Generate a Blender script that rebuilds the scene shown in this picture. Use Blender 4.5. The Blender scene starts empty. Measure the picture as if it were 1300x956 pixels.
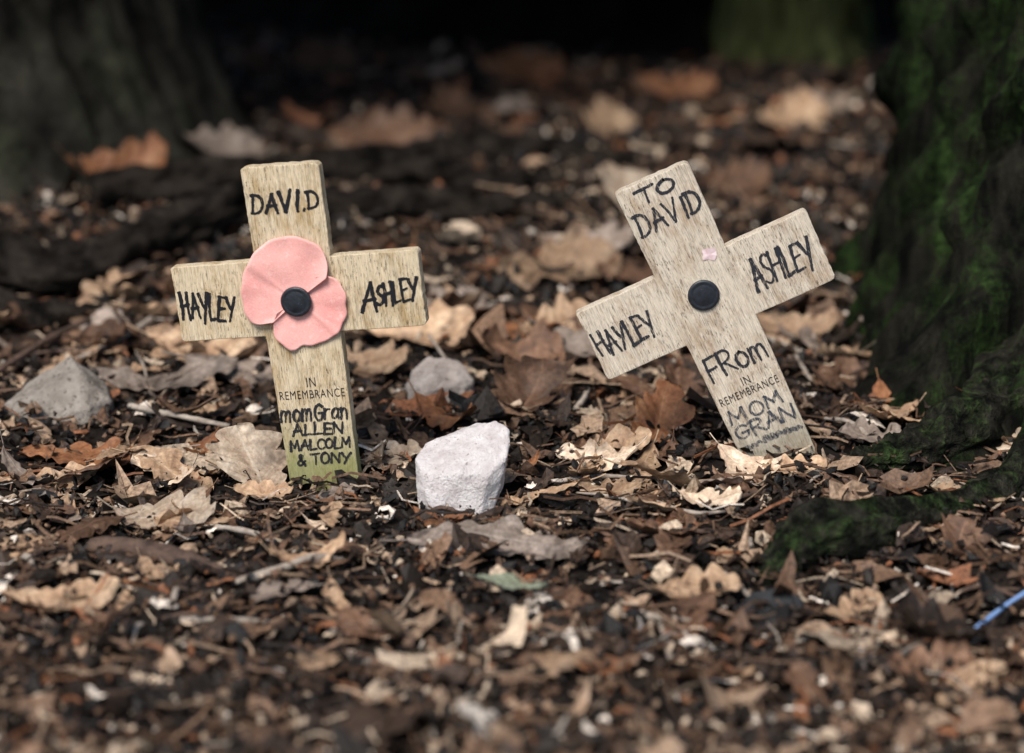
import bpy, bmesh, math, random
import numpy as np
from mathutils import Vector, Matrix, Euler, noise as mnoise
random.seed(7); rng = np.random.default_rng(11)
scene = bpy.context.scene
col = scene.collection
scene.view_settings.view_transform = 'Standard'
scene.view_settings.look = 'None'
scene.view_settings.exposure = 0

# ---------------------------------------------------------------- survey of the place
TH = math.radians(17.0)
CAM = Vector((0.0, -0.8914, 0.3165))
U = 0.0003077                      # one drawing unit (m)
FPX = 1300*85/36
def G(px, py):
    """survey point on the level ground"""
    a = (px-650)/FPX; b = (478-py)/FPX
    d = Vector((a, math.cos(TH)+b*math.sin(TH), -math.sin(TH)+b*math.cos(TH)))
    t = -CAM.z/d.z
    return CAM.x+d.x*t, CAM.y+d.y*t
def S(y):
    """metres per drawing unit at depth y"""
    return U*(y+0.9037)/0.9037

# ---------------------------------------------------------------- noise
TAB = rng.random((256, 256))
def vn(x, y):
    x = np.asarray(x, float); y = np.asarray(y, float)
    xi = np.floor(x).astype(int); yi = np.floor(y).astype(int)
    fx = x-xi; fy = y-yi
    fx = fx*fx*(3-2*fx); fy = fy*fy*(3-2*fy)
    a = TAB[xi % 256, yi % 256]; b = TAB[(xi+1) % 256, yi % 256]
    c = TAB[xi % 256, (yi+1) % 256]; d = TAB[(xi+1) % 256, (yi+1) % 256]
    return (a*(1-fx)+b*fx)*(1-fy)+(c*(1-fx)+d*fx)*fy
def fbm(x, y, o=4):
    s = 0; a = 0.5
    for i in range(o):
        s = s+a*(vn(x*2**i+17*i, y*2**i+31*i)-0.5); a *= 0.5
    return s
def H(x, y):
    x = np.asarray(x, float); y = np.asarray(y, float)
    h = 0.016*fbm(x*7+3, y*7+5, 2) + 0.010*fbm(x*28, y*28, 2) + 0.006*fbm(x*110, y*110, 3)
    h = h + 0.014*np.exp(-(((y-0.42)/0.09)**2))*np.clip((0.25-x)/0.3, 0, 1)
    h = h + 0.02*np.exp(-(((x-0.46)/0.14)**2 + ((y-0.2)/0.3)**2))
    return h
def h1(x, y): return float(H(x, y))

# ---------------------------------------------------------------- helpers
def mesh_obj(name, verts, faces, mat=None, smooth=False, parent=None):
    me = bpy.data.meshes.new(name)
    if isinstance(verts, np.ndarray): verts = verts.tolist()
    if isinstance(faces, np.ndarray): faces = faces.tolist()
    me.from_pydata(verts, [], faces); me.update()
    if smooth: me.polygons.foreach_set('use_smooth', [True]*len(me.polygons))
    ob = bpy.data.objects.new(name, me); col.objects.link(ob)
    if mat: me.materials.append(mat)
    if parent: ob.parent = parent
    return ob
def tag(ob, label, cat, group=None):
    ob["label"] = label; ob["category"] = cat
    if group: ob["group"] = group

class NT:
    def __init__(s, name, bump=True):
        s.m = bpy.data.materials.new(name); s.m.use_nodes = True
        s.n = s.m.node_tree.nodes; s.l = s.m.node_tree.links
        s.b = s.n['Principled BSDF']; s.out = s.n['Material Output']
    def new(s, t, **k):
        nd = s.n.new(t)
        for a, v in k.items(): setattr(nd, a, v)
        return nd
    def link(s, a, b): s.l.new(a, b)
    def noise(s, vec, scale, detail=6, rough=0.6):
        nd = s.new('ShaderNodeTexNoise'); nd.inputs['Scale'].default_value = scale
        nd.inputs['Detail'].default_value = detail; nd.inputs['Roughness'].default_value = rough
        if vec is not None: s.link(vec, nd.inputs['Vector'])
        return nd.outputs['Fac']
    def mapping(s, src, scale):
        mp = s.new('ShaderNodeMapping'); mp.inputs['Scale'].default_value = scale
        s.link(src, mp.inputs['Vector']); return mp.outputs['Vector']
    def ramp(s, fac, stops):
        r = s.new('ShaderNodeValToRGB'); e = r.color_ramp.elements
        while len(e) > 1: e.remove(e[-1])
        e[0].position = stops[0][0]; e[0].color = (*stops[0][1], 1)
        for p, c in stops[1:]:
            q = e.new(p); q.color = (*c, 1)
        s.link(fac, r.inputs['Fac']); return r.outputs['Color']
    def mix(s, fac, a, b, mode='MIX'):
        m = s.new('ShaderNodeMixRGB', blend_type=mode)
        for i, v in ((0, fac), (1, a), (2, b)):
            if isinstance(v, (int, float)): m.inputs[i].default_value = v
            elif isinstance(v, tuple): m.inputs[i].default_value = (*v, 1)
            else: s.link(v, m.inputs[i])
        return m.outputs['Color']
    def math(s, op, a, b=0.0, c=0.0):
        m = s.new('ShaderNodeMath', operation=op)
        for i, v in ((0, a), (1, b), (2, c)):
            if isinstance(v, (int, float)): m.inputs[i].default_value = v
            else: s.link(v, m.inputs[i])
        return m.outputs[0]
    def bump(s, h, strength, dist):
        b = s.new('ShaderNodeBump'); b.inputs['Strength'].default_value = strength
        b.inputs['Distance'].default_value = dist
        s.link(h, b.inputs['Height']); s.link(b.outputs['Normal'], s.b.inputs['Normal'])
    def base(s, c, rough=0.8, spec=0.3):
        if isinstance(c, tuple): s.b.inputs['Base Color'].default_value = (*c, 1)
        else: s.link(c, s.b.inputs['Base Color'])
        s.b.inputs['Roughness'].default_value = rough
        s.b.inputs['Specular IOR Level'].default_value = spec
def g3(v): return (v, v, v)

# ---------------------------------------------------------------- materials
def mat_soil():
    t = NT('soil'); tc = t.new('ShaderNodeTexCoord').outputs['Object']
    n1 = t.noise(tc, 60, 8, .7); n2 = t.noise(tc, 350, 5, .7)
    c = t.ramp(n1, [(0.3, (0.005, 0.0035, 0.003)), (0.55, (0.014, 0.009, 0.006)), (0.75, (0.038, 0.023, 0.015))])
    c2 = t.ramp(n2, [(0.4, g3(0.4)), (0.7, g3(1.5))])
    t.base(t.mix(1.0, c, c2, 'MULTIPLY'), 0.85, 0.2); t.bump(n2, 0.8, 0.002); return t.m
def mat_litter(name, rough):
    t = NT(name); a = t.new('ShaderNodeVertexColor', layer_name='Col').outputs['Color']
    tc = t.new('ShaderNodeTexCoord').outputs['Object']
    n = t.noise(tc, 500, 5, .65)
    k = t.ramp(n, [(0.3, g3(0.30)), (0.7, g3(1.35))])
    t.base(t.mix(1.0, a, k, 'MULTIPLY'), rough, 0.3); t.bump(n, 0.7, 0.0009); return t.m
def mat_leaf(name, base, dark, light, rough=0.62):
    t = NT(name); uv = t.new('ShaderNodeTexCoord').outputs['UV']
    ob = t.new('ShaderNodeTexCoord').outputs['Object']
    sep = t.new('ShaderNodeSeparateXYZ'); t.link(uv, sep.inputs[0])
    u = sep.outputs[0]; v = t.math('ABSOLUTE', t.math('SUBTRACT', sep.outputs[1], 0.5))
    oi = t.new('ShaderNodeObjectInfo').outputs['Random']
    fr = t.math('FRACT', t.math('SUBTRACT', t.math('MULTIPLY', u, 8.0), t.math('MULTIPLY', v, 3.2)))
    dv = t.math('ABSOLUTE', t.math('SUBTRACT', fr, 0.5))
    side = t.math('LESS_THAN', dv, 0.05)
    mid = t.math('LESS_THAN', v, 0.02)
    vein = t.math('MAXIMUM', t.math('MULTIPLY', side, 0.45), mid)
    n = t.noise(ob, 90, 8, .7); n2 = t.noise(ob, 500, 4, .65); n3 = t.noise(ob, 35, 4, .65)
    c = t.ramp(n, [(0.3, dark), (0.5, base), (0.72, light)])
    c = t.mix(t.math('MULTIPLY', vein, 0.5), c, light)
    c = t.mix(t.ramp(n3, [(0.52, g3(0)), (0.66, g3(0.8))]), c, tuple(x*0.4 for x in dark))
    c = t.mix(1.0, c, t.ramp(n2, [(0.3, g3(0.6)), (0.7, g3(1.2))]), 'MULTIPLY')
    hsv = t.new('ShaderNodeHueSaturation'); t.link(c, hsv.inputs['Color'])
    t.link(t.math('MULTIPLY_ADD', oi, 0.6, 0.62), hsv.inputs['Value'])
    t.base(hsv.outputs['Color'], rough, 0.3)
    hh = t.math('ADD', t.math('MULTIPLY', vein, 0.6), n2); t.bump(hh, 0.7, 0.0008)
    return t.m
def mat_bark(name, dark, light, moss, mossamt, sx=40, sz=7, big=22):
    t = NT(name); tc = t.new('ShaderNodeTexCoord').outputs['Object']
    v = t.mapping(tc, (sx, sx, sz)); n = t.noise(v, 1.0, 8, .65)
    n2 = t.noise(t.mapping(tc, (big, big, big*.5)), 1.0, 8, .7); n3 = t.noise(tc, 220, 5, .7)
    c = t.ramp(n, [(0.40, dark), (0.66, light)])
    f = t.ramp(n2, [(0.66-mossamt*0.25, g3(0)), (0.80-mossamt*0.25, g3(0.85))])
    c = t.mix(f, c, t.mix(1.0, t.mix(1.0, moss, t.ramp(n3, [(0.35, g3(0.15)), (0.7, g3(1.8))]), 'MULTIPLY'), t.ramp(n, [(0.38, g3(.25)), (0.6, g3(1.2))]), 'MULTIPLY'))
    t.base(c, 0.9, 0.08)
    t.bump(t.math('ADD', t.math('MULTIPLY', n, 2.2), t.math('MULTIPLY', n3, 0.6)), 1.0, 0.009); return t.m
def mat_wood(name, tint, tone, green, gs=1.0):
    t = NT(name); tc = t.new('ShaderNodeTexCoord').outputs['Object']
    g = t.noise(t.mapping(tc, (1250, 1250, 60)), 1.0, 6, .7)
    g2 = t.noise(t.mapping(tc, (3200, 3200, 170)), 1.0, 3, .6)
    sp = t.noise(t.mapping(tc, (1900, 1900, 420)), 1.0, 3, .6)
    big = t.noise(tc, 60, 5, .7); st = t.noise(t.mapping(tc, (140, 140, 50)), 1.0, 6, .75)
    c = t.ramp(g, [(0.25, tuple(x*0.55 for x in tint)), (0.46, tuple(x*0.97 for x in tint)), (0.75, tuple(min(1, x*1.15) for x in tint))])
    c = t.mix(1.0, c, t.ramp(g2, [(0.30, g3(0.56)), (0.48, g3(1.0))]), 'MULTIPLY')
    patch = t.ramp(big, [(0.42, g3(0.10)), (0.60, g3(1.0))])
    c = t.mix(t.mix(1.0, t.ramp(sp, [(0.55, g3(0)), (0.67, g3(1.0))]), patch, 'MULTIPLY'), c, (0.12, 0.09, 0.06))
    c = t.mix(t.ramp(st, [(0.48, g3(0.0)), (0.66, g3(1.0))]), c, t.mix(1.0, c, tone, 'MULTIPLY'))
    sep = t.new('ShaderNodeSeparateXYZ'); t.link(tc, sep.inputs[0])
    z = t.math('ADD', sep.outputs[2], t.math('MULTIPLY', st, -0.022))
    f = t.ramp(t.math('MULTIPLY', z, 10.0), [(0.0, g3(0.8*gs)), (0.05, g3(0.45*gs)), (0.22, g3(0.0))])
    c = t.mix(f, c, green)
    t.base(c, 0.78, 0.18); t.bump(t.math('ADD', g, t.math('MULTIPLY', g2, 0.6)), 0.9, 0.0009); return t.m
def mat_ink(name, cover, colr=(0.008, 0.008, 0.011), lo=0.25, hi=.97):
    t = NT(name); tc = t.new('ShaderNodeTexCoord').outputs['Object']
    g = t.noise(t.mapping(tc, (2200, 2200, 300)), 1.0, 3, .6)
    f = t.ramp(g, [(cover, g3(hi)), (cover+0.12, g3(lo))])
    t.base(colr, 0.6, 0.3)
    tr = t.new('ShaderNodeBsdfTransparent'); mx = t.new('ShaderNodeMixShader')
    t.link(f, mx.inputs[0]); t.link(tr.outputs[0], mx.inputs[1]); t.link(t.b.outputs[0], mx.inputs[2])
    t.link(mx.outputs[0], t.out.inputs['Surface']); return t.m
def mat_simple(name, c1, c2, scale, rough, bump=0.3, bd=0.0005, spec=0.3, speck=None):
    t = NT(name); tc = t.new('ShaderNodeTexCoord').outputs['Object']
    n = t.noise(tc, scale, 10, .7)
    c = t.ramp(n, [(0.33, c1), (0.66, c2)])
    if speck:
        s = t.noise(tc, speck[0], 4, .65)
        c = t.mix(t.ramp(s, [(speck[1], g3(0)), (speck[1]+.06, g3(0.85))]), c, speck[2])
    fine = t.noise(tc, scale*8, 4, .7)
    t.base(c, rough, spec); t.bump(t.math('ADD', n, t.math('MULTIPLY', fine, .4)), bump, bd); return t.m

M_soil = mat_soil()
M_crumb = mat_litter('crumbs', 0.6); M_litter = mat_litter('litter', 0.6)
LEAF = {
 'pale': mat_leaf('leaf_pale', (0.54, 0.40, 0.28), (0.28, 0.18, 0.12), (0.76, 0.64, 0.50)),
 'tan': mat_leaf('leaf_tan', (0.39, 0.245, 0.145), (0.18, 0.10, 0.06), (0.57, 0.41, 0.27)),
 'grey': mat_leaf('leaf_grey', (0.27, 0.205, 0.16), (0.12, 0.084, 0.065), (0.44, 0.35, 0.29)),
 'brown': mat_leaf('leaf_brown', (0.125, 0.064, 0.036), (0.055, 0.028, 0.018), (0.25, 0.14, 0.083)),
 'rust': mat_leaf('leaf_rust', (0.30, 0.12, 0.050), (0.12, 0.046, 0.023), (0.45, 0.23, 0.11)),
 'dark': mat_leaf('leaf_dark', (0.030, 0.018, 0.012), (0.013, 0.008, 0.006), (0.07, 0.042, 0.026)),
 'green': mat_leaf('leaf_green', (0.19, 0.21, 0.14), (0.11, 0.11, 0.07), (0.30, 0.31, 0.23)),
}
LTXT = {'pale': 'pale dry oak leaf curled on the leaf litter', 'tan': 'tan dry oak leaf lying on dark soil',
 'grey': 'grey-brown weathered oak leaf on the woodland floor', 'brown': 'dark brown curled oak leaf on the leaf litter',
 'rust': 'rust-orange dry leaf on the woodland floor', 'dark': 'blackish rotting leaf on damp soil',
 'green': 'faded green leaf lying on dark soil'}

# ---------------------------------------------------------------- ground
def axis(lo, hi, step, far, n=22):
    core = np.arange(lo, hi+step/2, step)
    k = np.linspace(0, 1, n+1)[1:]
    ext = step*n*k*0.5 + (far)*k**4
    return np.concatenate([(lo-ext)[::-1], core, hi+ext])
gx = axis(-0.75, 0.75, 0.006, 25); gy = axis(-0.45, 1.5, 0.006, 25)
X, Y = np.meshgrid(gx, gy, indexing='xy'); Z = H(X, Y)
nx, ny = len(gx), len(gy)
V = np.stack([X.ravel(), Y.ravel(), Z.ravel()], 1)
idx = np.arange(nx*ny).reshape(ny, nx)
F = np.stack([idx[:-1, :-1].ravel(), idx[:-1, 1:].ravel(), idx[1:, 1:].ravel(), idx[1:, :-1].ravel()], 1)
g = mesh_obj('ground', V, F, M_soil, True); g["kind"] = "structure"
g["label"] = "dark brown humus soil of a woodland floor"; g["category"] = "ground"

# ---------------------------------------------------------------- litter stuff (uncountable crumbs and shreds)
def rotmats(n, flat=None):
    if flat is None:
        q = rng.normal(size=(n, 4)); q /= np.linalg.norm(q, axis=1)[:, None]
        w, x, y, z = q.T
        return np.stack([np.stack([1-2*(y*y+z*z), 2*(x*y-z*w), 2*(x*z+y*w)], 1),
                         np.stack([2*(x*y+z*w), 1-2*(x*x+z*z), 2*(y*z-x*w)], 1),
                         np.stack([2*(x*z-y*w), 2*(y*z+x*w), 1-2*(x*x+y*y)], 1)], 1)
    a = rng.random(n)*2*np.pi; b = rng.normal(size=n)*flat; c = rng.random(n)*2*np.pi
    def rz(t): o = np.zeros((n, 3, 3)); o[:, 0, 0] = np.cos(t); o[:, 0, 1] = -np.sin(t); o[:, 1, 0] = np.sin(t); o[:, 1, 1] = np.cos(t); o[:, 2, 2] = 1; return o
    def rx(t): o = np.zeros((n, 3, 3)); o[:, 1, 1] = np.cos(t); o[:, 1, 2] = -np.sin(t); o[:, 2, 1] = np.sin(t); o[:, 2, 2] = np.cos(t); o[:, 0, 0] = 1; return o
    return rz(a) @ rx(b) @ rz(c)
def scatter(n, y0=-0.40, y1=1.30, p=1.6, m=0.14):
    y = y0+(y1-y0)*rng.random(n)**p
    w = (y+0.89)*0.212+m
    return (rng.random(n)*2-1)*w, y
PAL = np.array([(0.007, 0.005, 0.004), (0.017, 0.011, 0.007), (0.043, 0.025, 0.016), (0.10, 0.054, 0.031),
                (0.18, 0.105, 0.063), (0.32, 0.215, 0.14), (0.50, 0.38, 0.27), (0.70, 0.60, 0.50), (0.22, 0.088, 0.04)])
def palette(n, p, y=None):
    """material mix; darker colours towards the rear paint in the shade under the trees"""
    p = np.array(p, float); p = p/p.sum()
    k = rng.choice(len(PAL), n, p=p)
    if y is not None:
        back_shade = np.clip((y-0.30)/0.4, 0, 1)
        sw = rng.random(n) < back_shade*0.66  # share of pieces swapped to darker colours, painted shade growing with depth
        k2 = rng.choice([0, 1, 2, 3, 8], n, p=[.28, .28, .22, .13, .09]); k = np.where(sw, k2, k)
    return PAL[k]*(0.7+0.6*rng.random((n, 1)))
def build_stuff(name, parts, mat, label, smooth=False):
    Vs, Fs, Cs, off = [], [], [], 0
    me = bpy.data.meshes.new(name)
    for (P, faces, c) in parts:
        n, k, _ = P.shape
        Vs.append(P.reshape(-1, 3))
        f = np.array(faces); ff = (f[None]+(np.arange(n)*k)[:, None, None]+off).reshape(-1, f.shape[1])
        Fs += ff.tolist(); off += n*k
        Cs.append(np.repeat(np.concatenate([c, np.ones((n, 1))], 1), k, axis=0))
    me.from_pydata(np.concatenate(Vs).tolist(), [], Fs)
    a = me.color_attributes.new('Col', 'FLOAT_COLOR', 'POINT')
    a.data.foreach_set('color', np.concatenate(Cs).astype(np.float32).ravel())
    me.materials.append(mat); me.update()
    if smooth: me.polygons.foreach_set('use_smooth', [True]*len(me.polygons))
    ob = bpy.data.objects.new(name, me); col.objects.link(ob)
    ob["kind"] = "stuff"; ob["label"] = label; ob["category"] = name.replace('_', ' ')
    return ob
bm = bmesh.new(); bmesh.ops.create_icosphere(bm, subdivisions=1, radius=1)
ICO = np.array([v.co[:] for v in bm.verts]); ICOF = [[v.index for v in f.verts] for f in bm.faces]; bm.free()
def crumbs(N, r0, sig, lift, pal, p=1.6):
    x, y = scatter(N, p=p); r = np.exp(rng.normal(math.log(r0), sig, N))*(1+0.5*np.clip(y, 0, 1)); r = np.clip(r, 0.0005, 0.0055)
    P = ICO[None]*(1+0.30*rng.normal(size=(N, 12, 1)).clip(-1.5, 1.5))*np.stack([rng.uniform(.6, 1.7, N), rng.uniform(.5, 1.1, N), rng.uniform(.3, .8, N)], 1)[:, None, :]
    P = np.einsum('nij,nkj->nki', rotmats(N), P)*r[:, None, None]
    P += np.stack([x, y, H(x, y)+r*0.4+rng.random(N)*lift], 1)[:, None, :]
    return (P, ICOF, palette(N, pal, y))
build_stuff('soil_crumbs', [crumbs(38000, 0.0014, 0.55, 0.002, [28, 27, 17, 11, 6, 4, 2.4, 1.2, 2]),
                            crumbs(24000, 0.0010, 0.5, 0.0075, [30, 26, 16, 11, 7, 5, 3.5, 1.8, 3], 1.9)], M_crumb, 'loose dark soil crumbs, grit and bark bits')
parts = []
def shreds(n, rad, sig, flat, pal, p=1.5, lift=0.002, amin=.2):
    x, y = scatter(n, p=p)
    r = np.clip(np.exp(rng.normal(math.log(rad), sig, n)), 0.001, rad*2.2)*(1+0.3*np.clip(y, 0, 1))
    k = 13; a = np.linspace(0, 2*np.pi, k, endpoint=False)[None]+rng.uniform(-.2, .2, (n, k))
    rr = rng.uniform(0.5, 1.05, (n, k)); asp = rng.uniform(amin, 0.8, n)[:, None]
    px = np.cos(a)*rr; py = np.sin(a)*rr*asp
    cu = rng.uniform(-0.8, 0.8, n)[:, None]; cv = rng.uniform(-0.8, 0.8, n)[:, None]
    pz = cu*px**2+cv*py**2*2+rng.normal(size=(n, k))*0.07
    P = np.zeros((n, k*2+1, 3))
    P[:, :k] = np.stack([px, py, pz], 2)
    P[:, k:2*k] = np.stack([px*.5, py*.5, cu*(px*.5)**2+cv*(py*.5)**2*2+rng.normal(size=(n, k))*0.04], 2)
    P = np.einsum('nij,nkj->nki', rotmats(n, flat), P)*r[:, None, None]
    P += np.stack([x, y, H(x, y)+lift+rng.random(n)*0.004], 1)[:, None, :]
    f = []
    for i in range(k):
        j = (i+1) % k; f += [[i, j, k+j], [i, k+j, k+i], [k+i, k+j, 2*k]]
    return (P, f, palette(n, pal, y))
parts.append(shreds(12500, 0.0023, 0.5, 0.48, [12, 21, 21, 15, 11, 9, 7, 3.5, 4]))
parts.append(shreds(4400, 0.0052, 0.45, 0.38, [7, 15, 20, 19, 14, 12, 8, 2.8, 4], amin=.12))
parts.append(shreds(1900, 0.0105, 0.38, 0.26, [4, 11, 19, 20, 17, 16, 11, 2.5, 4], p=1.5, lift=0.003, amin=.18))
n = 7000; x, y = scatter(n); L = rng.uniform(0.002, 0.014, n); w = rng.uniform(0.00018, 0.00075, n)
base = np.array([(sx, a, b) for sx in (-1, -.3, .4, 1) for a, b in ((1, 0), (-.5, .87), (-.5, -.87))], float)
P = np.repeat(base[None], n, 0)
P = P*np.stack([L, w, w], 1)[:, None, :]
bend = rng.normal(size=(n, 4, 2))*0.10*L[:, None, None]
P[:, :, 1:] += np.repeat(bend, 3, axis=1)
P = np.einsum('nij,nkj->nki', rotmats(n, 0.2), P)
P += np.stack([x, y, H(x, y)+0.0035+rng.random(n)*0.004], 1)[:, None, :]
f = []
for s in range(3):
    for i in range(3):
        j = (i+1) % 3; f.append([s*3+i, s*3+j, s*3+3+j, s*3+3+i])
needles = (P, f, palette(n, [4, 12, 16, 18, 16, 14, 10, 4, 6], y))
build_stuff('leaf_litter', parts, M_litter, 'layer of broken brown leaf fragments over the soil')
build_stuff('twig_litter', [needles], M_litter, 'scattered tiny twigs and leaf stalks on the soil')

# ---------------------------------------------------------------- leaves
def leaf_arrays(L, asp, curl, cup, seed, nu=48, nv=14, lobes=4.0):
    rs = np.random.default_rng(seed)
    u = np.linspace(0, 1, nu+1); v = np.linspace(-1, 1, nv+1)
    Uu, Vv = np.meshgrid(u, v, indexing='ij')
    prof = np.sin(np.pi*np.clip(u, 0, 1)**0.85)**0.65
    ph1, ph2 = rs.random(2)*0.8
    def edge(ph, o):
        l = 0.5+0.5*np.cos(2*np.pi*(lobes*u+ph+0.25*fbm(u*3+o, u*0+seed))); l = l**0.5
        e = prof*(0.62+0.38*l)*(1+0.30*fbm(u*4+seed*3.3+o, u*0+o, 2))
        if rs.random() < .45:
            c = rs.uniform(.2, .9); e = e*(1-rs.uniform(.4, .8)*np.exp(-((u-c)/rs.uniform(.04, .12))**2))
        return e
    wl = edge(ph1, 2.2)+0.012; wr = edge(ph2, 9.1)+0.012
    W = np.where(Vv < 0, wl[:, None], wr[:, None])*asp*L*0.5
    yy = Vv*W
    xx = (Uu-0.5)*L + np.abs(Vv)*W*0.25
    ben = 0.07*L*np.sin(2*np.pi*(Uu*rs.uniform(.5, 1)+rs.random()))*rs.choice([-1, 1])
    k = curl/L*2.0
    zz = 0*xx
    if abs(k) > 1e-6:
        a = xx*k; zz = (1-np.cos(a))/k; xx = np.sin(a)/k
    kc = cup/(asp*L)*2
    yy2 = yy+ben
    if abs(kc) > 1e-6:
        a = yy*kc*(0.6+0.8*Uu); zz = zz+(1-np.cos(a))/kc; yy2 = np.sin(a)/kc+ben
    zz = zz+0.17*L*fbm(Uu*2.5+seed, Vv*1.3+seed*1.7, 3)+0.08*L*np.abs(Vv)**1.5*fbm(Uu*6+seed, Vv*3, 2)+0.010*L*np.cos(Uu*8*2*np.pi-np.abs(Vv)*4)*np.abs(Vv)
    P = np.stack([xx.ravel(), yy2.ravel(), zz.ravel()], 1)
    I = np.arange((nu+1)*(nv+1)).reshape(nu+1, nv+1)
    Fq = np.stack([I[:-1, :-1].ravel(), I[1:, :-1].ravel(), I[1:, 1:].ravel(), I[:-1, 1:].ravel()], 1).tolist()
    UV = np.stack([Uu.ravel(), (Vv*0.5+0.5).ravel()], 1)
    sl = L*0.16; base = P[I[0, nv//2]]; d = P[I[0, nv//2]]-P[I[2, nv//2]]; d = d/np.linalg.norm(d)
    n0 = len(P); sv = []
    for s in range(4):
        c = base+d*sl*s/3*1.0+np.array([0, 0, 0.1*sl*(s/3)**2])
        for a in (0, 2.09, 4.19):
            sv.append(c+np.array([0, math.cos(a), math.sin(a)])*L*0.009)
    P = np.concatenate([P, np.array(sv)]); UV = np.concatenate([UV, np.tile([[0.5, 0.5]], (12, 1))])
    for s in range(3):
        for i in range(3):
            j = (i+1) % 3; Fq.append([n0+s*3+i, n0+s*3+j, n0+s*3+3+j, n0+s*3+3+i])
    return P, Fq, UV
def add_leaf(x, y, L, asp, yaw, pitch, roll, curl, cup, mat, lift=0.0015, lobes=4.0, label=None):
    seed = random.randint(0, 9999)
    P, Fq, UV = leaf_arrays(L, asp, curl, cup, seed, lobes=lobes)
    R = np.array(Euler((math.radians(roll), math.radians(pitch), 0)).to_matrix())
    Rz = np.array(Euler((0, 0, math.radians(yaw))).to_matrix())
    Pw = P @ (Rz@R).T
    gap = Pw[:, 2]-H(Pw[:, 0]+x, Pw[:, 1]+y)
    z = -np.partition(gap, int(len(gap)*0.12))[int(len(gap)*0.12)]+lift
    ob = mesh_obj('fallen_leaf', P, Fq, LEAF[mat], True)
    uvl = ob.data.uv_layers.new(name='UVMap')
    li = np.zeros(len(ob.data.loops), int); ob.data.loops.foreach_get('vertex_index', li)
    uvl.data.foreach_set('uv', UV[li].astype(np.float32).ravel())
    ob.location = (x, y, z); ob.rotation_mode = 'XYZ'
    ob.rotation_euler = Matrix((Rz@R).tolist()).to_euler()
    tag(ob, label or LTXT[mat], 'leaf', 'dry leaves fallen on the woodland floor')
    return ob
def LF(px, py, l, asp, yaw, mat, pitch=0, roll=0, curl=0.5, cup=0.5, lift=0.002, lobes=4.0, label=None):
    x, y = G(px, py); s = S(y)
    return add_leaf(x, y, l*s*1.1, asp*1.15, yaw, pitch, roll, curl, cup, mat, lift, lobes, label)
LF(318, 612, 115, .75, 108, 'pale', -32, 0, .4, .4, .003, 3.5, 'pale tan leaf propped against the foot of a wooden cross')
LF(335, 640, 70, .6, 10, 'tan', 0, 10, .4, .4, .005, 3.5)
LF(212, 664, 130, .55, -12, 'pale', 0, 14, .6, .4, .005)
LF(632, 704, 215, .30, 2, 'grey', 0, 22, .35, .8, .004, 5)
LF(510, 446, 170, .5, 8, 'tan', 0, 14, .4, .4, .006)
LF(560, 415, 130, .6, 60, 'grey', 0, 10, .5, .6, .004)
LF(470, 480, 110, .6, -30, 'tan', 0, 20, .6, .6, .004)
LF(672, 528, 105, .9, 80, 'brown', -25, 10, 1.1, 1.2, .005, 4, 'dark brown tightly curled leaf among paler leaves')
LF(655, 475, 110, .7, 20, 'brown', 10, 30, .9, .9, .006)
LF(830, 560, 115, .62, 60, 'rust', -22, 20, .9, .8, .004)
LF(868, 520, 80, .7, 100, 'brown', -12, 20, .9, .8, .004)
LF(705, 368, 150, .7, 15, 'tan', 0, 20, .5, .5, .005)
LF(745, 345, 110, .7, -40, 'grey', 0, 20, .5, .5, .005)
LF(942, 615, 95, .7, -55, 'pale', 12, 10, .6, .5, .004)
LF(1005, 618, 80, .6, 20, 'tan', 0, 10, .6, .5, .004)
LF(748, 470, 130, .65, -30, 'grey', 0, 25, .6, .6, .004)
LF(700, 440, 110, .6, 30, 'tan', 0, 25, .6, .6, .004)
LF(95, 592, 150, .55, -15, 'rust', 0, 8, .4, .4, .004)
LF(60, 615, 120, .5, 20, 'tan', 0, 8, .4, .4, .004)
LF(80, 785, 140, .45, 12, 'tan', 0, 8, .4, .3, .005)
LF(650, 772, 88, .26, -14, 'green', 0, 12, .3, .3, .008, 1)
LF(150, 268, 130, .5, 20, 'rust', 0, 35, .9, .8, .008)
LF(275, 225, 120, .55, 55, 'grey', 10, 30, .6, .6, .01)
LF(485, 215, 130, .6, 0, 'brown', 0, 30, .6, .6, .012)
LF(770, 180, 90, .75, 60, 'tan', 0, 30, .6, .6, .006)
LF(1000, 165, 100, .7, 30, 'tan', 0, 18, .7, .6, .006)
LF(1035, 150, 80, .7, 10, 'grey', 0, 18, .7, .6, .006)
LF(1252, 535, 85, .5, 25, 'rust', -20, 30, .8, .5, .012, 2)
LF(672, 600, 50, .18, 52, 'rust', -15, 0, .2, .3, .004, 1)
LF(987, 590, 55, .25, 85, 'rust', -55, 0, .2, .6, .002, 1)
LF(772, 632, 80, .5, 5, 'tan', 0, 12, .6, .5, .004)
LF(792, 300, 90, .7, 80, 'pale', -20, 30, .6, .5, .006)
LF(330, 490, 170, .4, 5, 'grey', 0, 10, .3, .4, .004)
LF(210, 500, 170, .4, 10, 'grey', 0, 12, .3, .4, .005)
LF(255, 470, 150, .5, -20, 'tan', 0, 12, .5, .4, .004)
LF(160, 440, 120, .5, 30, 'brown', 0, 12, .5, .4, .004)
LF(495, 590, 80, .6, 30, 'pale', 0, 10, .5, .4, .003)
LF(475, 565, 80, .6, 100, 'tan', 0, 10, .5, .5, .003)
LF(405, 105, 100, .6, 40, 'brown', 0, 40, .6, .5, .006)
LF(320, 110, 90, .6, 90, 'brown', 0, 30, .6, .5, .006)
LF(660, 110, 100, .6, 20, 'rust', 0, 30, .6, .5, .006)
LF(560, 150, 90, .6, 60, 'brown', 0, 30, .6, .5, .006)
LF(860, 130, 90, .6, 0, 'rust', 0, 30, .6, .5, .006)
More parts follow.
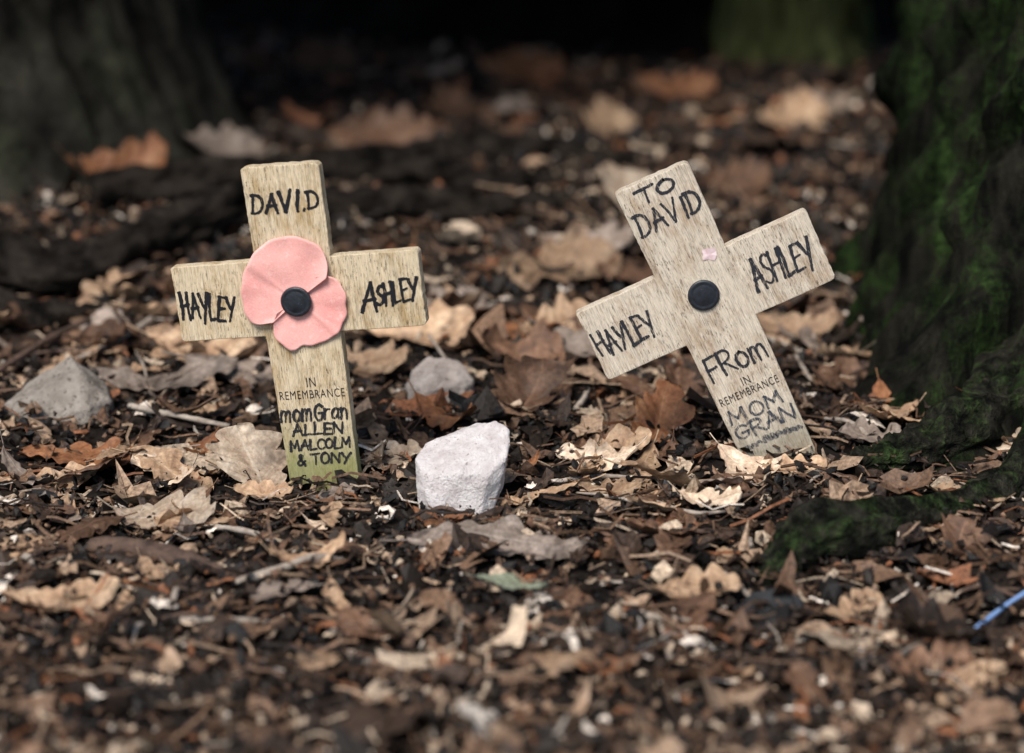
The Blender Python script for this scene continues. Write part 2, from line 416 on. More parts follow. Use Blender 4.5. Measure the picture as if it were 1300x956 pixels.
LF(880, 770, 110, .6, 10, 'tan', 0, 12, .5, .5, .005)
LF(1080, 780, 90, .6, 40, 'tan', 0, 12, .5, .5, .004)
LF(1180, 850, 120, .8, 20, 'brown', 0, 16, .8, .8, .003)
LF(1200, 820, 140, .8, 160, 'dark', 0, 10, .9, .8, .008)
LF(1215, 710, 80, .8, 60, 'brown', -10, 20, .8, .8, .004)
LF(1270, 850, 110, .7, -40, 'tan', 0, 12, .5, .5, .003)
LF(200, 740, 80, .6, -50, 'tan', 0, 12, .5, .5, .003)
LF(890, 565, 60, .6, 200, 'grey', 0, 18, .6, .5, .003)
LF(1060, 490, 110, .6, 60, 'brown', 0, 12, .6, .5, .003)
LF(770, 580, 90, .55, 20, 'brown', 0, 12, .6, .5, .003)
LF(560, 665, 80, .5, -30, 'rust', 0, 5, .6, .5, .003)
LF(700, 690, 70, .5, 140, 'brown', 0, 5, .6, .5, .003)
LF(900, 660, 80, .55, -20, 'pale', 0, 14, .6, .5, .005)
LF(840, 700, 90, .55, 160, 'brown', 0, 14, .6, .5, .005)
LF(420, 645, 60, .5, 20, 'grey', 0, 14, .6, .5, .004)
LF(1150, 560, 80, .6, 140, 'tan', 0, 20, .6, .5, .004)
LF(1100, 575, 80, .6, 10, 'grey', 0, 20, .6, .5, .004)
LF(260, 410, 130, .6, 160, 'brown', 0, 20, .6, .5, .004)
LF(900, 440, 110, .6, 20, 'brown', 0, 20, .6, .5, .004)
LF(1010, 430, 100, .6, -20, 'tan', 0, 20, .6, .5, .004)
LF(1010, 395, 90, .6, 70, 'brown', 0, 20, .6, .5, .004)
LF(930, 250, 90, .7, 10, 'brown', 0, 30, .6, .5, .006)
names = ['pale', 'tan', 'grey', 'brown', 'rust', 'dark']
KEEP = [(265, 540, 520, 650), (490, 560, 665, 665), (870, 480, 1050, 615), (0, 465, 150, 575), (960, 640, 1170, 800), (500, 655, 760, 730), (500, 455, 615, 545), (1050, 580, 1300, 640), (600, 450, 720, 560), (340, 450, 470, 560)]
cnt = 0
while cnt < 222:
    px = random.uniform(-250, 1550); py = random.uniform(95, 880) if cnt % 2 else random.uniform(350, 720)
    if 980 < px and py < 420: continue
    if 1150 < px and py < 560: continue
    if any(a < px < c and b < py < d for a, b, c, d in KEEP): continue
    if px < 830 and 235 < py < 350 and random.random() < .9: continue
    if py < 235 and random.random() < .2: continue
    x, y = G(px, py)
    if py < 240: w = [0, 5, 10, 40, 20, 34]; L = random.uniform(0.030, 0.05)  # darker leaf colours far away paint in the tree shade
    elif py < 460: w = [6, 23, 18, 33, 13, 12]; L = random.uniform(0.032, 0.056)
    elif py < 640: w = [14, 30, 18, 25, 9, 5]; L = random.uniform(0.020, 0.042)
    else: w = [11, 31, 16, 28, 7, 10]; L = random.uniform(0.015, 0.036)
    add_leaf(x, y, L, random.uniform(.4, .75), random.uniform(0, 360), random.uniform(-14, 14), random.uniform(-22, 22),
             random.uniform(-.5, 1.1), random.uniform(-.5, 1.2), random.choices(names, w)[0],
             random.uniform(0.001, 0.005), random.choice([3, 4, 4, 5]))
    cnt += 1

# ---------------------------------------------------------------- rocks
def rock(name, pts, x, y, scale, mat, yaw, label, bev=5, amp=2.0, sink=4):
    bm = bmesh.new()
    for p in pts: bm.verts.new(p)
    r = bmesh.ops.convex_hull(bm, input=bm.verts[:])
    bmesh.ops.delete(bm, geom=list({v for v in r['geom_interior'] if isinstance(v, bmesh.types.BMVert)}), context='VERTS')
    bmesh.ops.dissolve_limit(bm, angle_limit=0.12, verts=bm.verts[:], edges=bm.edges[:])
    bmesh.ops.bevel(bm, geom=bm.edges[:]+bm.verts[:], offset=bev, segments=1, profile=0.6, affect='EDGES')
    bmesh.ops.triangulate(bm, faces=bm.faces[:])
    for _ in range(6):
        es = [e for e in bm.edges if e.calc_length() > 3.2]
        if es: bmesh.ops.subdivide_edges(bm, edges=es, cuts=1); bmesh.ops.triangulate(bm, faces=[f for f in bm.faces if len(f.verts) > 3])
    bm.normal_update()
    for v in bm.verts:
        c = v.co
        d = mnoise.noise(c*0.03)*amp*1.6+mnoise.noise(c*0.09)*amp*0.8+abs(mnoise.noise(c*0.22))*amp*0.6+mnoise.noise(c*0.6)*amp*0.2
        v.co = c+v.normal*d
    for v in bm.verts: v.co *= scale
    me = bpy.data.meshes.new(name); bm.to_mesh(me); bm.free(); me.materials.append(mat)
    me.polygons.foreach_set('use_smooth', [True]*len(me.polygons))
    ob = bpy.data.objects.new(name, me); col.objects.link(ob)
    ob.location = (x, y, h1(x, y)-sink*scale); ob.rotation_euler = (0, 0, math.radians(yaw))
    tag(ob, label, 'rock' if name == 'rock' else 'pebble'); return ob
M_white = mat_simple('rock_white', (0.58, 0.50, 0.48), (0.88, 0.83, 0.80), 130, 0.85, 1.0, 0.0026, 0.3, (600, 0.62, (0.32, 0.24, 0.20)))
M_grey = mat_simple('rock_grey', (0.16, 0.135, 0.11), (0.37, 0.325, 0.28), 90, 0.9, 0.9, 0.002, 0.2, (500, 0.58, (0.055, 0.042, 0.032)))
M_beige = mat_simple('rock_beige', (0.25, 0.205, 0.18), (0.45, 0.395, 0.355), 90, 0.9, 0.9, 0.002, 0.2, (500, 0.60, (0.12, 0.085, 0.065)))
M_slate = mat_simple('rock_dark', (0.012, 0.013, 0.015), (0.05, 0.052, 0.055), 120, 0.6, 0.9, 0.002, 0.4)
x, y = G(586, 648)
rock('rock', [(-60, 4, 62), (-48, 30, 76), (14, 60, 92), (42, 46, 102), (58, 30, 97), (59, -6, 70), (-4, -26, 54), (-50, -18, 48), (34, -26, 52),
 (-54, -10, 0), (-32, -34, -4), (24, -34, -4), (44, -16, 2), (54, 10, 30), (44, 50, 0), (-50, 45, 0)],
 x, y+0.004, S(y), M_white, -3, 'angular pinkish-white stone in front of the crosses', 1.6, 1.7, 2)
x, y = G(72, 538)
rock('rock', [(-70, 0, 0), (62, -8, 0), (66, 30, 0), (-66, 60, 0), (40, -30, 0), (-30, -34, 0), (-68, 0, 18), (-40, -28, 16), (44, -28, 24),
 (66, 0, 24), (26, 14, 60), (10, 50, 68), (-50, 50, 30), (50, 50, 34)], x, y+0.006, S(y), M_grey, 0, 'flat angular grey stone half sunk in leaf litter', 1.5, 1.6, 0)
x, y = G(562, 522)
rock('rock', [(-42, 0, 0), (40, -8, 0), (46, 30, 0), (-40, 50, 0), (20, -24, 0), (-24, -24, 0), (-42, 0, 30), (-24, -18, 38), (22, -18, 34),
 (42, 0, 34), (22, 30, 58), (-16, 40, 58), (-38, 30, 40)], x, y+0.006, S(y), M_beige, 10, 'blunt beige stone nestled among dry leaves', 4, 3, 0)
x, y = G(985, 782)
rock('rock', [(-48, 0, 0), (44, -8, 0), (46, 30, 0), (-40, 40, 0), (20, -20, 0), (-24, -20, 0), (-40, 0, 18), (-20, -14, 20), (22, -14, 22),
 (40, 0, 24), (22, 26, 32), (-16, 30, 28)], x, y+0.004, S(y), M_slate, 12, 'flat blackish stone beside a mossy root', 3, 2.2, -3)
for (px, py, s, mt, lb) in [(628, 838, 15, M_white, 'small cream pebble on dark soil'), (760, 672, 17, M_grey, 'small brown-grey pebble on soil'),
        (660, 640, 12, M_grey, 'small brown-grey pebble on soil'), (1095, 835, 18, M_beige, 'small beige pebble among leaf crumbs'),
        (470, 840, 16, M_grey, 'small brown-grey pebble on soil'), (390, 690, 12, M_grey, 'small brown-grey pebble on soil'), (950, 645, 13, M_grey, 'small brown-grey pebble on soil'),
        (250, 800, 13, M_beige, 'small beige pebble among leaf crumbs'), (820, 830, 13, M_grey, 'small brown-grey pebble on soil'), (330, 850, 15, M_beige, 'small beige pebble among leaf crumbs')]:
    x, y = G(px, py); pts = []
    for k in range(14):
        v = Vector((random.gauss(0, 1), random.gauss(0, 1), random.gauss(0, 1))).normalized()
        pts.append((v.x*s, v.y*s*.8, v.z*s*.7+s*.5))
    rock('pebble', pts, x, y, S(y), mt, random.uniform(0, 90), lb, 2.5, 1.0, 1)

# ---------------------------------------------------------------- tubes: roots and twigs
def tube(name, pts, mat, seg=20, rough=0.25, steps=14, seed=0, parent=None, groove=6, flat=1.0):
    P = [Vector(p[:3]) for p in pts]; R = [p[3] for p in pts]
    out = []
    for i in range(len(P)-1):
        p0 = P[max(i-1, 0)]; p1 = P[i]; p2 = P[i+1]; p3 = P[min(i+2, len(P)-1)]
        for k in range(steps):
            t = k/steps
            q = 0.5*((2*p1)+(-p0+p2)*t+(2*p0-5*p1+4*p2-p3)*t*t+(-p0+3*p1-3*p2+p3)*t**3)
            ts = t*t*(3-2*t)
            out.append((q, R[i]*(1-ts)+R[i+1]*ts))
    out.append((P[-1], R[-1]))
    V, F = [], []; s = 0
    for i, (q, r) in enumerate(out):
        d = (out[min(i+1, len(out)-1)][0]-out[max(i-1, 0)][0]).normalized()
        a = d.cross(Vector((0, 0, 1)))
        a = a.normalized() if a.length > 1e-4 else Vector((1, 0, 0))
        b = a.cross(d).normalized()
        if i: s += (q-out[i-1][0]).length
        for j in range(seg):
            an = 2*math.pi*j/seg; ca, sa = math.cos(an), math.sin(an)
            rn = mnoise.noise(Vector((ca*1.3+seed, sa*1.3, s/r*0.35 if r > 0 else 0)))*rough*1.6
            rn -= abs(mnoise.noise(Vector((ca*groove*.5, sa*groove*.5+seed, s/max(r, 1e-4)*0.16))))*rough*1.6-rough*.3
            rn += mnoise.noise(Vector((ca*groove*1.3+5, sa*groove*1.3+seed, s/max(r, 1e-4)*0.9)))*rough*0.5
            V.append(q+(a*ca+b*sa*flat)*r*(1+rn))
    n = len(out)
    for i in range(n-1):
        for j in range(seg):
            k = (j+1) % seg; F.append([i*seg+j, i*seg+k, (i+1)*seg+k, (i+1)*seg+j])
    F.append(list(range(seg))[::-1]); F.append([(n-1)*seg+j for j in range(seg)])
    return mesh_obj(name, [v[:] for v in V], F, mat, True, parent)
def trunk(name, cx, cy, R, flare, hf, mat, lobes, seed, height=3.0, lean=(0, 0), parent=None, na=170, nz=130, ridge=0.03):
    V, F = [], []
    for i in range(nz+1):
        t = i/nz; z = -0.06+(height+0.06)*t**2.0
        zz = max(z, 0)
        for j in range(na):
            a = 2*math.pi*j/na; ca, sa = math.cos(a), math.sin(a)
            f = math.exp(-zz/hf)
            lob = sum(amp*max(0, math.cos(a-math.radians(ang)))**pw for ang, amp, pw in lobes)
            r = R*(1-0.05*zz)+f*(flare+lob)
            r *= 1+0.10*mnoise.noise(Vector((ca*1.5+seed, sa*1.5, zz*2)))
            r -= ridge*(abs(mnoise.noise(Vector((ca*10+seed, sa*10, zz*3.5))))*1.2-.25)
            r -= ridge*(abs(mnoise.noise(Vector((ca*22+seed, sa*22, zz*8))))*.5-.1)
            r += ridge*(0.3*mnoise.noise(Vector((ca*34, sa*34+seed, zz*35))))
            V.append((cx+ca*r+lean[0]*zz, cy+sa*r+lean[1]*zz, z))
    for i in range(nz):
        for j in range(na):
            k = (j+1) % na; F.append((i*na+j, i*na+k, (i+1)*na+k, (i+1)*na+j))
    F.append(tuple(nz*na+j for j in range(na)))
    return mesh_obj(name, V, F, mat, True, parent)
def empty(name, loc):
    e = bpy.data.objects.new(name, None); e.empty_display_size = 0.02; e.location = loc; col.objects.link(e); return e
M_barkL = mat_bark('bark_grey', (0.010, 0.009, 0.007), (0.065, 0.059, 0.045), (0.055, 0.060, 0.036), 0.6, 25, 22, 22)
M_barkB = mat_bark('bark_shade_black', (0.003, 0.002, 0.002), (0.010, 0.008, 0.006), (0.010, 0.011, 0.007), 0.0)  # near-black colour puts the deep background shade into the bark
M_barkG = mat_bark('bark_green', (0.06, 0.066, 0.026), (0.22, 0.24, 0.09), (0.18, 0.21, 0.07), 0.5, 70, 20, 60)
M_barkR = mat_bark('bark_moss', (0.0025, 0.0025, 0.002), (0.030, 0.028, 0.019), (0.028, 0.056, 0.013), 0.78, 75, 9, 40)
M_barkM = mat_bark('root_moss', (0.007, 0.007, 0.005), (0.065, 0.060, 0.043), (0.045, 0.078, 0.022), 0.80, 110, 110, 80)
M_root = mat_bark('root_bark', (0.005, 0.004, 0.003), (0.060, 0.047, 0.037), (0.02, 0.02, 0.014), 0.0, 70, 70)

def tree(name, x, y, label):
    e = empty(name, (x, y, 0)); tag(e, label, 'tree'); return e
def rel(e, ob):
    ob.parent = e; ob.matrix_parent_inverse = Matrix.Translation(-e.location); return ob
tL = tree('tree', -0.45, 0.67, 'rough grey-green barked tree trunk rising from leaf litter')
rel(tL, trunk('trunk', -0.45, 0.67, 0.235, 0.02, 0.08, M_barkL, [(-60, .05, 3), (-100, .05, 4), (0, .03, 3)], 3, ridge=.018, na=220, nz=170))
tB = tree('tree', 0.05, 1.62, 'huge tree trunk coloured black for deep shade, with unseen added limbs')
rel(tB, trunk('trunk', 0.05, 1.64, 0.50, 0.05, 0.1, M_barkB, [(-50, .05, 6), (-90, .04, 6), (-130, .06, 6)], 8, lean=(0, -0.25)))  # forward lean added so the trunk overhangs and shades the ground
lm = [(0.1, 1.50, 0.60, .24), (0.0, 1.08, 0.52, .22), (-0.12, .75, 0.44, .19), (-0.45, .53, .43, .17), (-1.0, .45, .6, .15), (-1.5, .45, .8, .12)]
rel(tB, tube('shade_limb', lm, M_barkB, seg=40, rough=.2, seed=31))  # unseen branch added above the view to shade the rear ground
lm = [(0.1, 1.50, 0.60, .24), (0.15, 1.08, 0.53, .22), (0.3, .75, 0.46, .18), (0.7, .61, .52, .17), (1.2, .61, .7, .14)]
rel(tB, tube('shade_limb', lm, M_barkB, seg=40, rough=.2, seed=33))  # second unseen branch, added to shade the right side
tG = tree('tree', 0.222, 1.02, 'dim green-stained tree stem in shade')
rel(tG, trunk('trunk', 0.222, 1.02, 0.048, 0.014, 0.05, M_barkG, [(-90, .01, 3)], 5, ridge=0.02, na=120, height=2.2))
tR = tree('tree', 0.465, 0.32, 'dark mossy tree trunk with spreading buttress roots')
rel(tR, trunk('trunk', 0.465, 0.32, 0.245, 0.006, 0.09, M_barkR, [(183, .022, 6), (222, .06, 7), (245, .12, 6), (268, .11, 6), (300, .05, 4)], 21, na=340, nz=250, ridge=0.065))
def RT(e, pts, mat, **k):
    q = []
    for (px, py, up, r) in pts:
        x, y = G(px, py); s = S(y); q.append((x, y, h1(x, y)+up*s, r*s))
    return rel(e, tube('root', q, mat, **k))
RT(tR, [(1400, 470, 60, 84), (1310, 535, 42, 60), (1230, 574, 28, 41), (1160, 598, 21, 28), (1100, 610, 15, 18), (1066, 614, -4, 8)], M_barkM, seed=3, rough=.28, seg=36)
RT(tR, [(1420, 540, 30, 66), (1340, 595, 20, 44), (1260, 640, 6, 30), (1190, 672, 4, 26), (1130, 690, 14, 31), (1075, 702, 26, 40), (1025, 710, 22, 36), (985, 727, 6, 24), (958, 745, -18, 8)], M_barkM, seed=9, rough=.22, seg=44)
RT(tL, [(-250, 300, 40, 60), (-60, 345, 24, 50), (60, 378, 18, 42), (180, 352, 20, 38), (290, 322, 20, 34), (420, 310, 16, 28), (560, 310, 14, 25), (700, 292, 6, 18), (790, 272, -14, 9)], M_root, seed=2, rough=.55, seg=40, flat=.8)
RT(tL, [(120, 300, 20, 34), (260, 290, 20, 32), (380, 274, 20, 30), (500, 260, 18, 27), (620, 268, 14, 20), (720, 254, 6, 15), (800, 244, -12, 8)], M_root, seed=6, rough=.55, seg=40, flat=.8)
RT(tL, [(440, 262, 0, 12), (520, 225, 16, 18), (640, 212, 16, 18), (760, 215, 12, 16), (880, 232, -8, 8)], M_root, seed=7, rough=.4, seg=24)
RT(tL, [(-200, 400, 20, 46), (-40, 420, 14, 36), (60, 418, 8, 24), (140, 400, -4, 16)], M_root, seed=17, rough=.4, seg=24)

M_twg = mat_simple('twig_grey', (0.16, 0.12, 0.09), (0.40, 0.34, 0.28), 200, 0.8)
M_twb = mat_simple('twig_brown', (0.03, 0.02, 0.015), (0.14, 0.085, 0.06), 150, 0.8, 0.8, 0.001)
M_blue = mat_simple('blue_strip', (0.12, 0.22, 0.45), (0.25, 0.38, 0.62), 60, 0.4)
def TW(pts, mat, label, name='twig', cat='twig', rough=.3, group='fallen twigs on the woodland floor'):
    q = []
    for (px, py, up, r) in pts:
        x, y = G(px, py); s = S(y); q.append((x, y, h1(x, y)+up*s, r*s))
    o = tube(name, q, mat, seg=9, rough=rough, steps=8, seed=random.random()*20)
    c = Vector(q[0][:3])
    o.data.transform(Matrix.Translation(-c)); o.location = c
    tag(o, label, cat, group if name == 'twig' else None)
TW([(300, 760, 18, 4), (350, 752, 22, 6), (400, 742, 22, 6), (438, 730, 20, 5)], M_twg, 'pale broken twig lying on dark soil')
TW([(118, 700, 20, 11), (170, 712, 24, 15), (225, 728, 24, 14), (285, 748, 16, 6)], M_twb, 'dark flaking piece of branch on the soil')
TW([(-10, 500, 20, 4), (60, 462, 30, 4), (130, 425, 24, 3)], M_twb, 'thin dark twig across dry leaves')
TW([(165, 532, 18, 4), (225, 548, 20, 4), (292, 556, 16, 3)], M_twg, 'pale thin twig across dry leaves')
TW([(262, 676, 16, 4), (310, 688, 18, 4), (350, 702, 14, 3)], M_twg, 'short grey twig on dark soil')
TW([(545, 455, 20, 2), (575, 495, 24, 2), (610, 560, 10, 2)], M_twg, 'thin pale stalk leaning between leaves')
TW([(100, 470, 20, 3), (170, 440, 22, 4), (240, 400, 20, 3)], M_twg, 'pale thin twig across dry leaves')
TW([(520, 665, 10, 3), (560, 655, 14, 3), (590, 662, 10, 3)], M_twb, 'thin dark twig on dark soil')
TW([(820, 650, 12, 2), (880, 668, 14, 3), (940, 664, 12, 2)], M_twg, 'short grey twig on dark soil')
TW([(1238, 803, 20, 3), (1275, 785, 26, 3), (1320, 765, 26, 3)], M_blue, 'thin blue plastic strip lying on soil', 'plastic_strip', 'litter', .08)
for i in range(60):
    px, py = random.uniform(0, 1300), random.uniform(430, 860)
    if any(a < px < c and b < py < d for a, b, c, d in KEEP): continue
    a = random.uniform(0, 6.28); l = random.uniform(18, 75); r = random.uniform(1.5, 4.5)
    dx, dy = math.cos(a)*l, math.sin(a)*l*.35
    TW([(px-dx, py-dy, 13, r), (px+random.uniform(-4, 4), py+random.uniform(-4, 4), 18, r), (px+dx, py+dy, 14, r*.7)], random.choice([M_twg, M_twb]), 'short broken twig on the leaf litter')

# ---------------------------------------------------------------- crosses
def cross_outline():
    T = 173; B = -292; HA = 161; hh = 51; ws = 50.5; wb = 45.5
    P = [(-ws, T), (-49.5, hh), (-HA, hh), (-HA, -hh+2), (-49, -hh+2), (-wb, B), (wb, B), (49, -hh+2), (HA, -hh+2), (HA, hh), (49.5, hh), (ws, T)]
    R = [5, 1, 4, 6, 1, 1, 1, 1, 6, 5, 1, 8]
    out = []; n = len(P)
    for i in range(n):
        p = Vector(P[i]); a = (Vector(P[i-1])-p); b = (Vector(P[(i+1) % n])-p)
        a.normalize(); b.normalize(); r = R[i]
        pts = [p+a*r*(1-t)**2+b*r*t*t for t in (0, .25, .5, .75, 1)]
        out += pts
        q0 = pts[-1]; nxt = Vector(P[(i+1) % n]); q1 = nxt-(nxt-p).normalized()*R[(i+1) % n]
        m = int((q1-q0).length//5)
        for k in range(1, m): out.append(q0.lerp(q1, k/m))
    res = []
    for q in out:
        w = 1.3*mnoise.noise(Vector((q.x*0.03, q.y*0.03, 3)))+1.3*mnoise.noise(Vector((q.x*0.2, q.y*0.2, 9)))
        d = q.normalized(); res.append(q+d*w)
    return res
VO = 257.0
THK = 19.0
def cross_body(name, mat, parent):
    ol = cross_outline(); bm = bmesh.new()
    f = [bm.verts.new((q.x*U, -THK*U/2, (q.y+VO)*U)) for q in ol]
    face = bm.faces.new(f)
    r = bmesh.ops.extrude_face_region(bm, geom=[face])
    for v in [g for g in r['geom'] if isinstance(g, bmesh.types.BMVert)]: v.co.y += THK*U
    bmesh.ops.recalc_face_normals(bm, faces=bm.faces[:])
    cap = [e for e in bm.edges if abs(e.verts[0].co.y-e.verts[1].co.y) < 1e-6]
    bmesh.ops.bevel(bm, geom=cap, offset=1.2*U, segments=2, profile=0.5, affect='EDGES')
    me = bpy.data.meshes.new(name); bm.to_mesh(me); bm.free(); me.materials.append(mat)
    ob = bpy.data.objects.new(name, me); col.objects.link(ob); ob.parent = parent; return ob

GL = {
'A': (.9, [[(0, 0), (.28, .55), (.5, 1)], [(.5, 1), (.72, .5), (.95, 0)], [(.12, .38), (.85, .42)]]),
'D': (.9, [[(.08, 1), (.05, 0)], [(-.08, .97), (.35, 1), (.75, .85), (.92, .5), (.75, .15), (.35, 0), (-.02, .03)]]),
'V': (.85, [[(0, 1), (.45, 0)], [(.45, 0), (.95, 1.05)]]),
'I': (.5, [[(.42, 1), (.38, 0)]]),
'H': (.85, [[(0, 1), (.05, 0)], [(.85, 1), (.85, -.03)], [(.02, .5), (.87, .55)]]),
'Y': (.85, [[(0, 1), (.2, .7), (.45, .48)], [(.95, 1.02), (.6, .5), (.3, -.08)]]),
'L': (.75, [[(.1, 1), (.08, 0)], [(.08, 0), (.85, .06)]]),
'E': (.75, [[(.1, 1), (.08, 0)], [(.08, 1), (.85, .98)], [(.1, .5), (.7, .55)], [(.08, 0), (.85, .03)]]),
'S': (.7, [[(.85, .9), (.6, 1.0), (.25, .93), (.1, .72), (.35, .55), (.7, .42), (.8, .2), (.5, .02), (.2, 0), (-.05, .12)]]),
'T': (.8, [[(-.05, .98), (.95, 1)], [(.48, 1), (.45, 0)]]),
'O': (.9, [[(.5, 1), (.2, .92), (0, .5), (.2, .08), (.5, 0), (.8, .12), (.95, .5), (.75, .92), (.45, 1)]]),
'o': (.75, [[(.4, .66), (.1, .58), (0, .3), (.2, .02), (.5, 0), (.75, .18), (.73, .52), (.38, .68)]]),
'F': (.75, [[(.1, 1), (.08, 0)], [(.08, .98), (.9, 1)], [(.1, .52), (.7, .55)]]),
'R': (.85, [[(.1, 1), (.08, 0)], [(0, .95), (.5, 1.02), (.85, .85), (.75, .58), (.1, .48)], [(.3, .48), (.9, 0)]]),
'M': (1.1, [[(0, 0), (.08, 1)], [(.08, 1), (.5, .3)], [(.5, .3), (.9, 1)], [(.9, 1), (1, 0)]]),
'm': (1.1, [[(0, 0), (.03, .68)], [(.03, .4), (.2, .68), (.42, .64), (.48, .35), (.48, 0)], [(.48, .4), (.65, .68), (.9, .64), (.97, .35), (.98, 0)]]),
'a': (.75, [[(.68, .6), (.3, .68), (.02, .4), (.1, .05), (.4, 0), (.66, .3)], [(.68, .62), (.68, .2), (.8, 0)]]),
'e': (.7, [[(.05, .34), (.65, .4), (.6, .6), (.3, .68), (.04, .4), (.12, .06), (.4, 0), (.68, .12)]]),
'n': (.75, [[(0, .66), (.05, 0)], [(.04, .4), (.3, .68), (.58, .6), (.65, .3), (.66, 0)]]),
'y': (.7, [[(0, .66), (.15, .3), (.35, .2)], [(.65, .68), (.4, .1), (.1, -.3)]]),
'N': (.9, [[(.03, 0), (.05, 1)], [(.05, 1), (.85, 0)], [(.85, 0), (.88, 1)]]),
'C': (.8, [[(.9, .82), (.6, 1), (.2, .85), (.02, .5), (.2, .1), (.55, 0), (.9, .15)]]),
'G': (.9, [[(.9, .82), (.6, 1), (.2, .85), (.02, .5), (.2, .1), (.55, 0), (.85, .15), (.9, .45)], [(.5, .45), (.98, .45)]]),
'r': (.6, [[(0, .66), (.05, 0)], [(.04, .35), (.25, .64), (.55, .62)]]),
'&': (.8, [[(.9, 0), (.5, .45), (.2, .8), (.4, 1), (.62, .82), (.4, .55), (.1, .3), (.15, .05), (.45, 0), (.85, .4)]]),
'~': (1.0, [[(0, .5), (.2, .8), (.35, .3), (.5, .7), (.7, .2), (.85, .6), (1, .4)]]),
'.': (.22, [[(.10, -.02), (.16, .05)]]), ' ': (.3, []),
}
def chaikin(p, it=2):
    for _ in range(it):
        q = [p[0]]
        for a, b in zip(p[:-1], p[1:]):
            q += [(a[0]*.75+b[0]*.25, a[1]*.75+b[1]*.25), (a[0]*.25+b[0]*.75, a[1]*.25+b[1]*.75)]
        q.append(p[-1]); p = q
    return p
random.seed(4)
class Ink:
    def __init__(s): s.V = []; s.F = []; s.lv = 0
    def stroke(s, pts, w):
        if len(pts) == 2:
            (a, b), (c, d) = pts; L = math.hypot(c-a, d-b)
            pts = [pts[0], ((a+c)/2+random.uniform(-1, 1)*L*.05, (b+d)/2+random.uniform(-1, 1)*L*.05), pts[1]]
        pts = chaikin(pts)
        q = []
        for a, b in zip(pts[:-1], pts[1:]):
            L = math.hypot(b[0]-a[0], b[1]-a[1]); n = max(1, int(L/2.2))
            q += [(a[0]+(b[0]-a[0])*k/n, a[1]+(b[1]-a[1])*k/n) for k in range(n)]
        q.append(pts[-1]); pts = [Vector(a) for a in q]
        w = w*random.uniform(.8, 1.2)
        d0 = (pts[1]-pts[0]).normalized(); d1 = (pts[-1]-pts[-2]).normalized()
        pts = [pts[0]-d0*w*.45, pts[0]-d0*w*.3]+pts+[pts[-1]+d1*w*.3, pts[-1]+d1*w*.45]
        z = 0.00008+0.00004*(s.lv % 5); s.lv += 1
        i0 = len(s.V); n = len(pts)
        for i, p in enumerate(pts):
            d = (pts[min(i+1, n-1)]-pts[max(i-1, 0)]).normalized(); nn = Vector((-d.y, d.x))
            for sg in (-1, 1):
                ww = w*.5*(0.4 if i in (0, n-1) else 0.9 if i in (1, n-2) else 1)*random.uniform(.75, 1.2)*(1.2-.42*i/n)
                c = p+nn*ww*sg
                s.V.append((c.x*U, -THK*U/2-z, (c.y+VO)*U))
        for i in range(n-1): s.F.append((i0+2*i, i0+2*i+1, i0+2*i+3, i0+2*i+2))
    def word(s, txt, cu, cv, width, height, ang=0, w=3.6, slant=0.0, jit=0.05, grow=0.0):
        tot = sum(GL[c][0]+.22 for c in txt)-.22; sc = width/tot; x = -width/2
        for c in txt:
            gw, strokes = GL[c]
            la = math.radians(ang+random.uniform(-1, 1)*jit*80)
            ca, sa = math.cos(la), math.sin(la); A = math.radians(ang); CA, SA = math.cos(A), math.sin(A)
            dy = random.uniform(-jit, jit)*height; hs = 1+random.uniform(-jit, jit)*1.8+grow*(x/width)
            for st in strokes:
                pts = []
                for (a, b) in st:
                    lx = (a-.45)*sc+slant*(b-.5)*height+random.uniform(-1, 1)*jit*height*.15
                    ly = (b-.5)*height*hs+random.uniform(-1, 1)*jit*height*.15
                    ox, oy = x+.45*sc, dy
                    pts.append((cu+ox*CA-oy*SA+lx*ca-ly*sa, cv+ox*SA+oy*CA+lx*sa+ly*ca))
                s.stroke(pts, w)
            x += (gw+.22)*sc
def write(parent, mat, txt, *a, **k):
    i = Ink(); i.word(txt, *a, **k)
    return mesh_obj('handwritten_word', i.V, i.F, mat, False, parent)
def printed(text, cu, cv, width, mat, parent):
    cu_ = bpy.data.curves.new('printed_word', 'FONT'); cu_.body = text; cu_.align_x = 'CENTER'; cu_.align_y = 'CENTER'
    cu_.resolution_u = 4; cu_.offset = 0.0; cu_.space_character = 1.14
    tmp = bpy.data.objects.new('tmp', cu_); col.objects.link(tmp)
    dg = bpy.context.evaluated_depsgraph_get(); dg.update()
    me = bpy.data.meshes.new_from_object(tmp.evaluated_get(dg))
    bpy.data.objects.remove(tmp)
    xs = [v.co.x for v in me.vertices]; sc = width/(max(xs)-min(xs))
    for v in me.vertices:
        a, b = v.co.x*sc+cu, v.co.y*sc*1.45+cv
        v.co = (a*U, -THK*U/2-0.00012, (b+VO)*U)
    me.materials.clear(); me.materials.append(mat)
    ob = bpy.data.objects.new('printed_word', me); col.objects.link(ob); ob.parent = parent

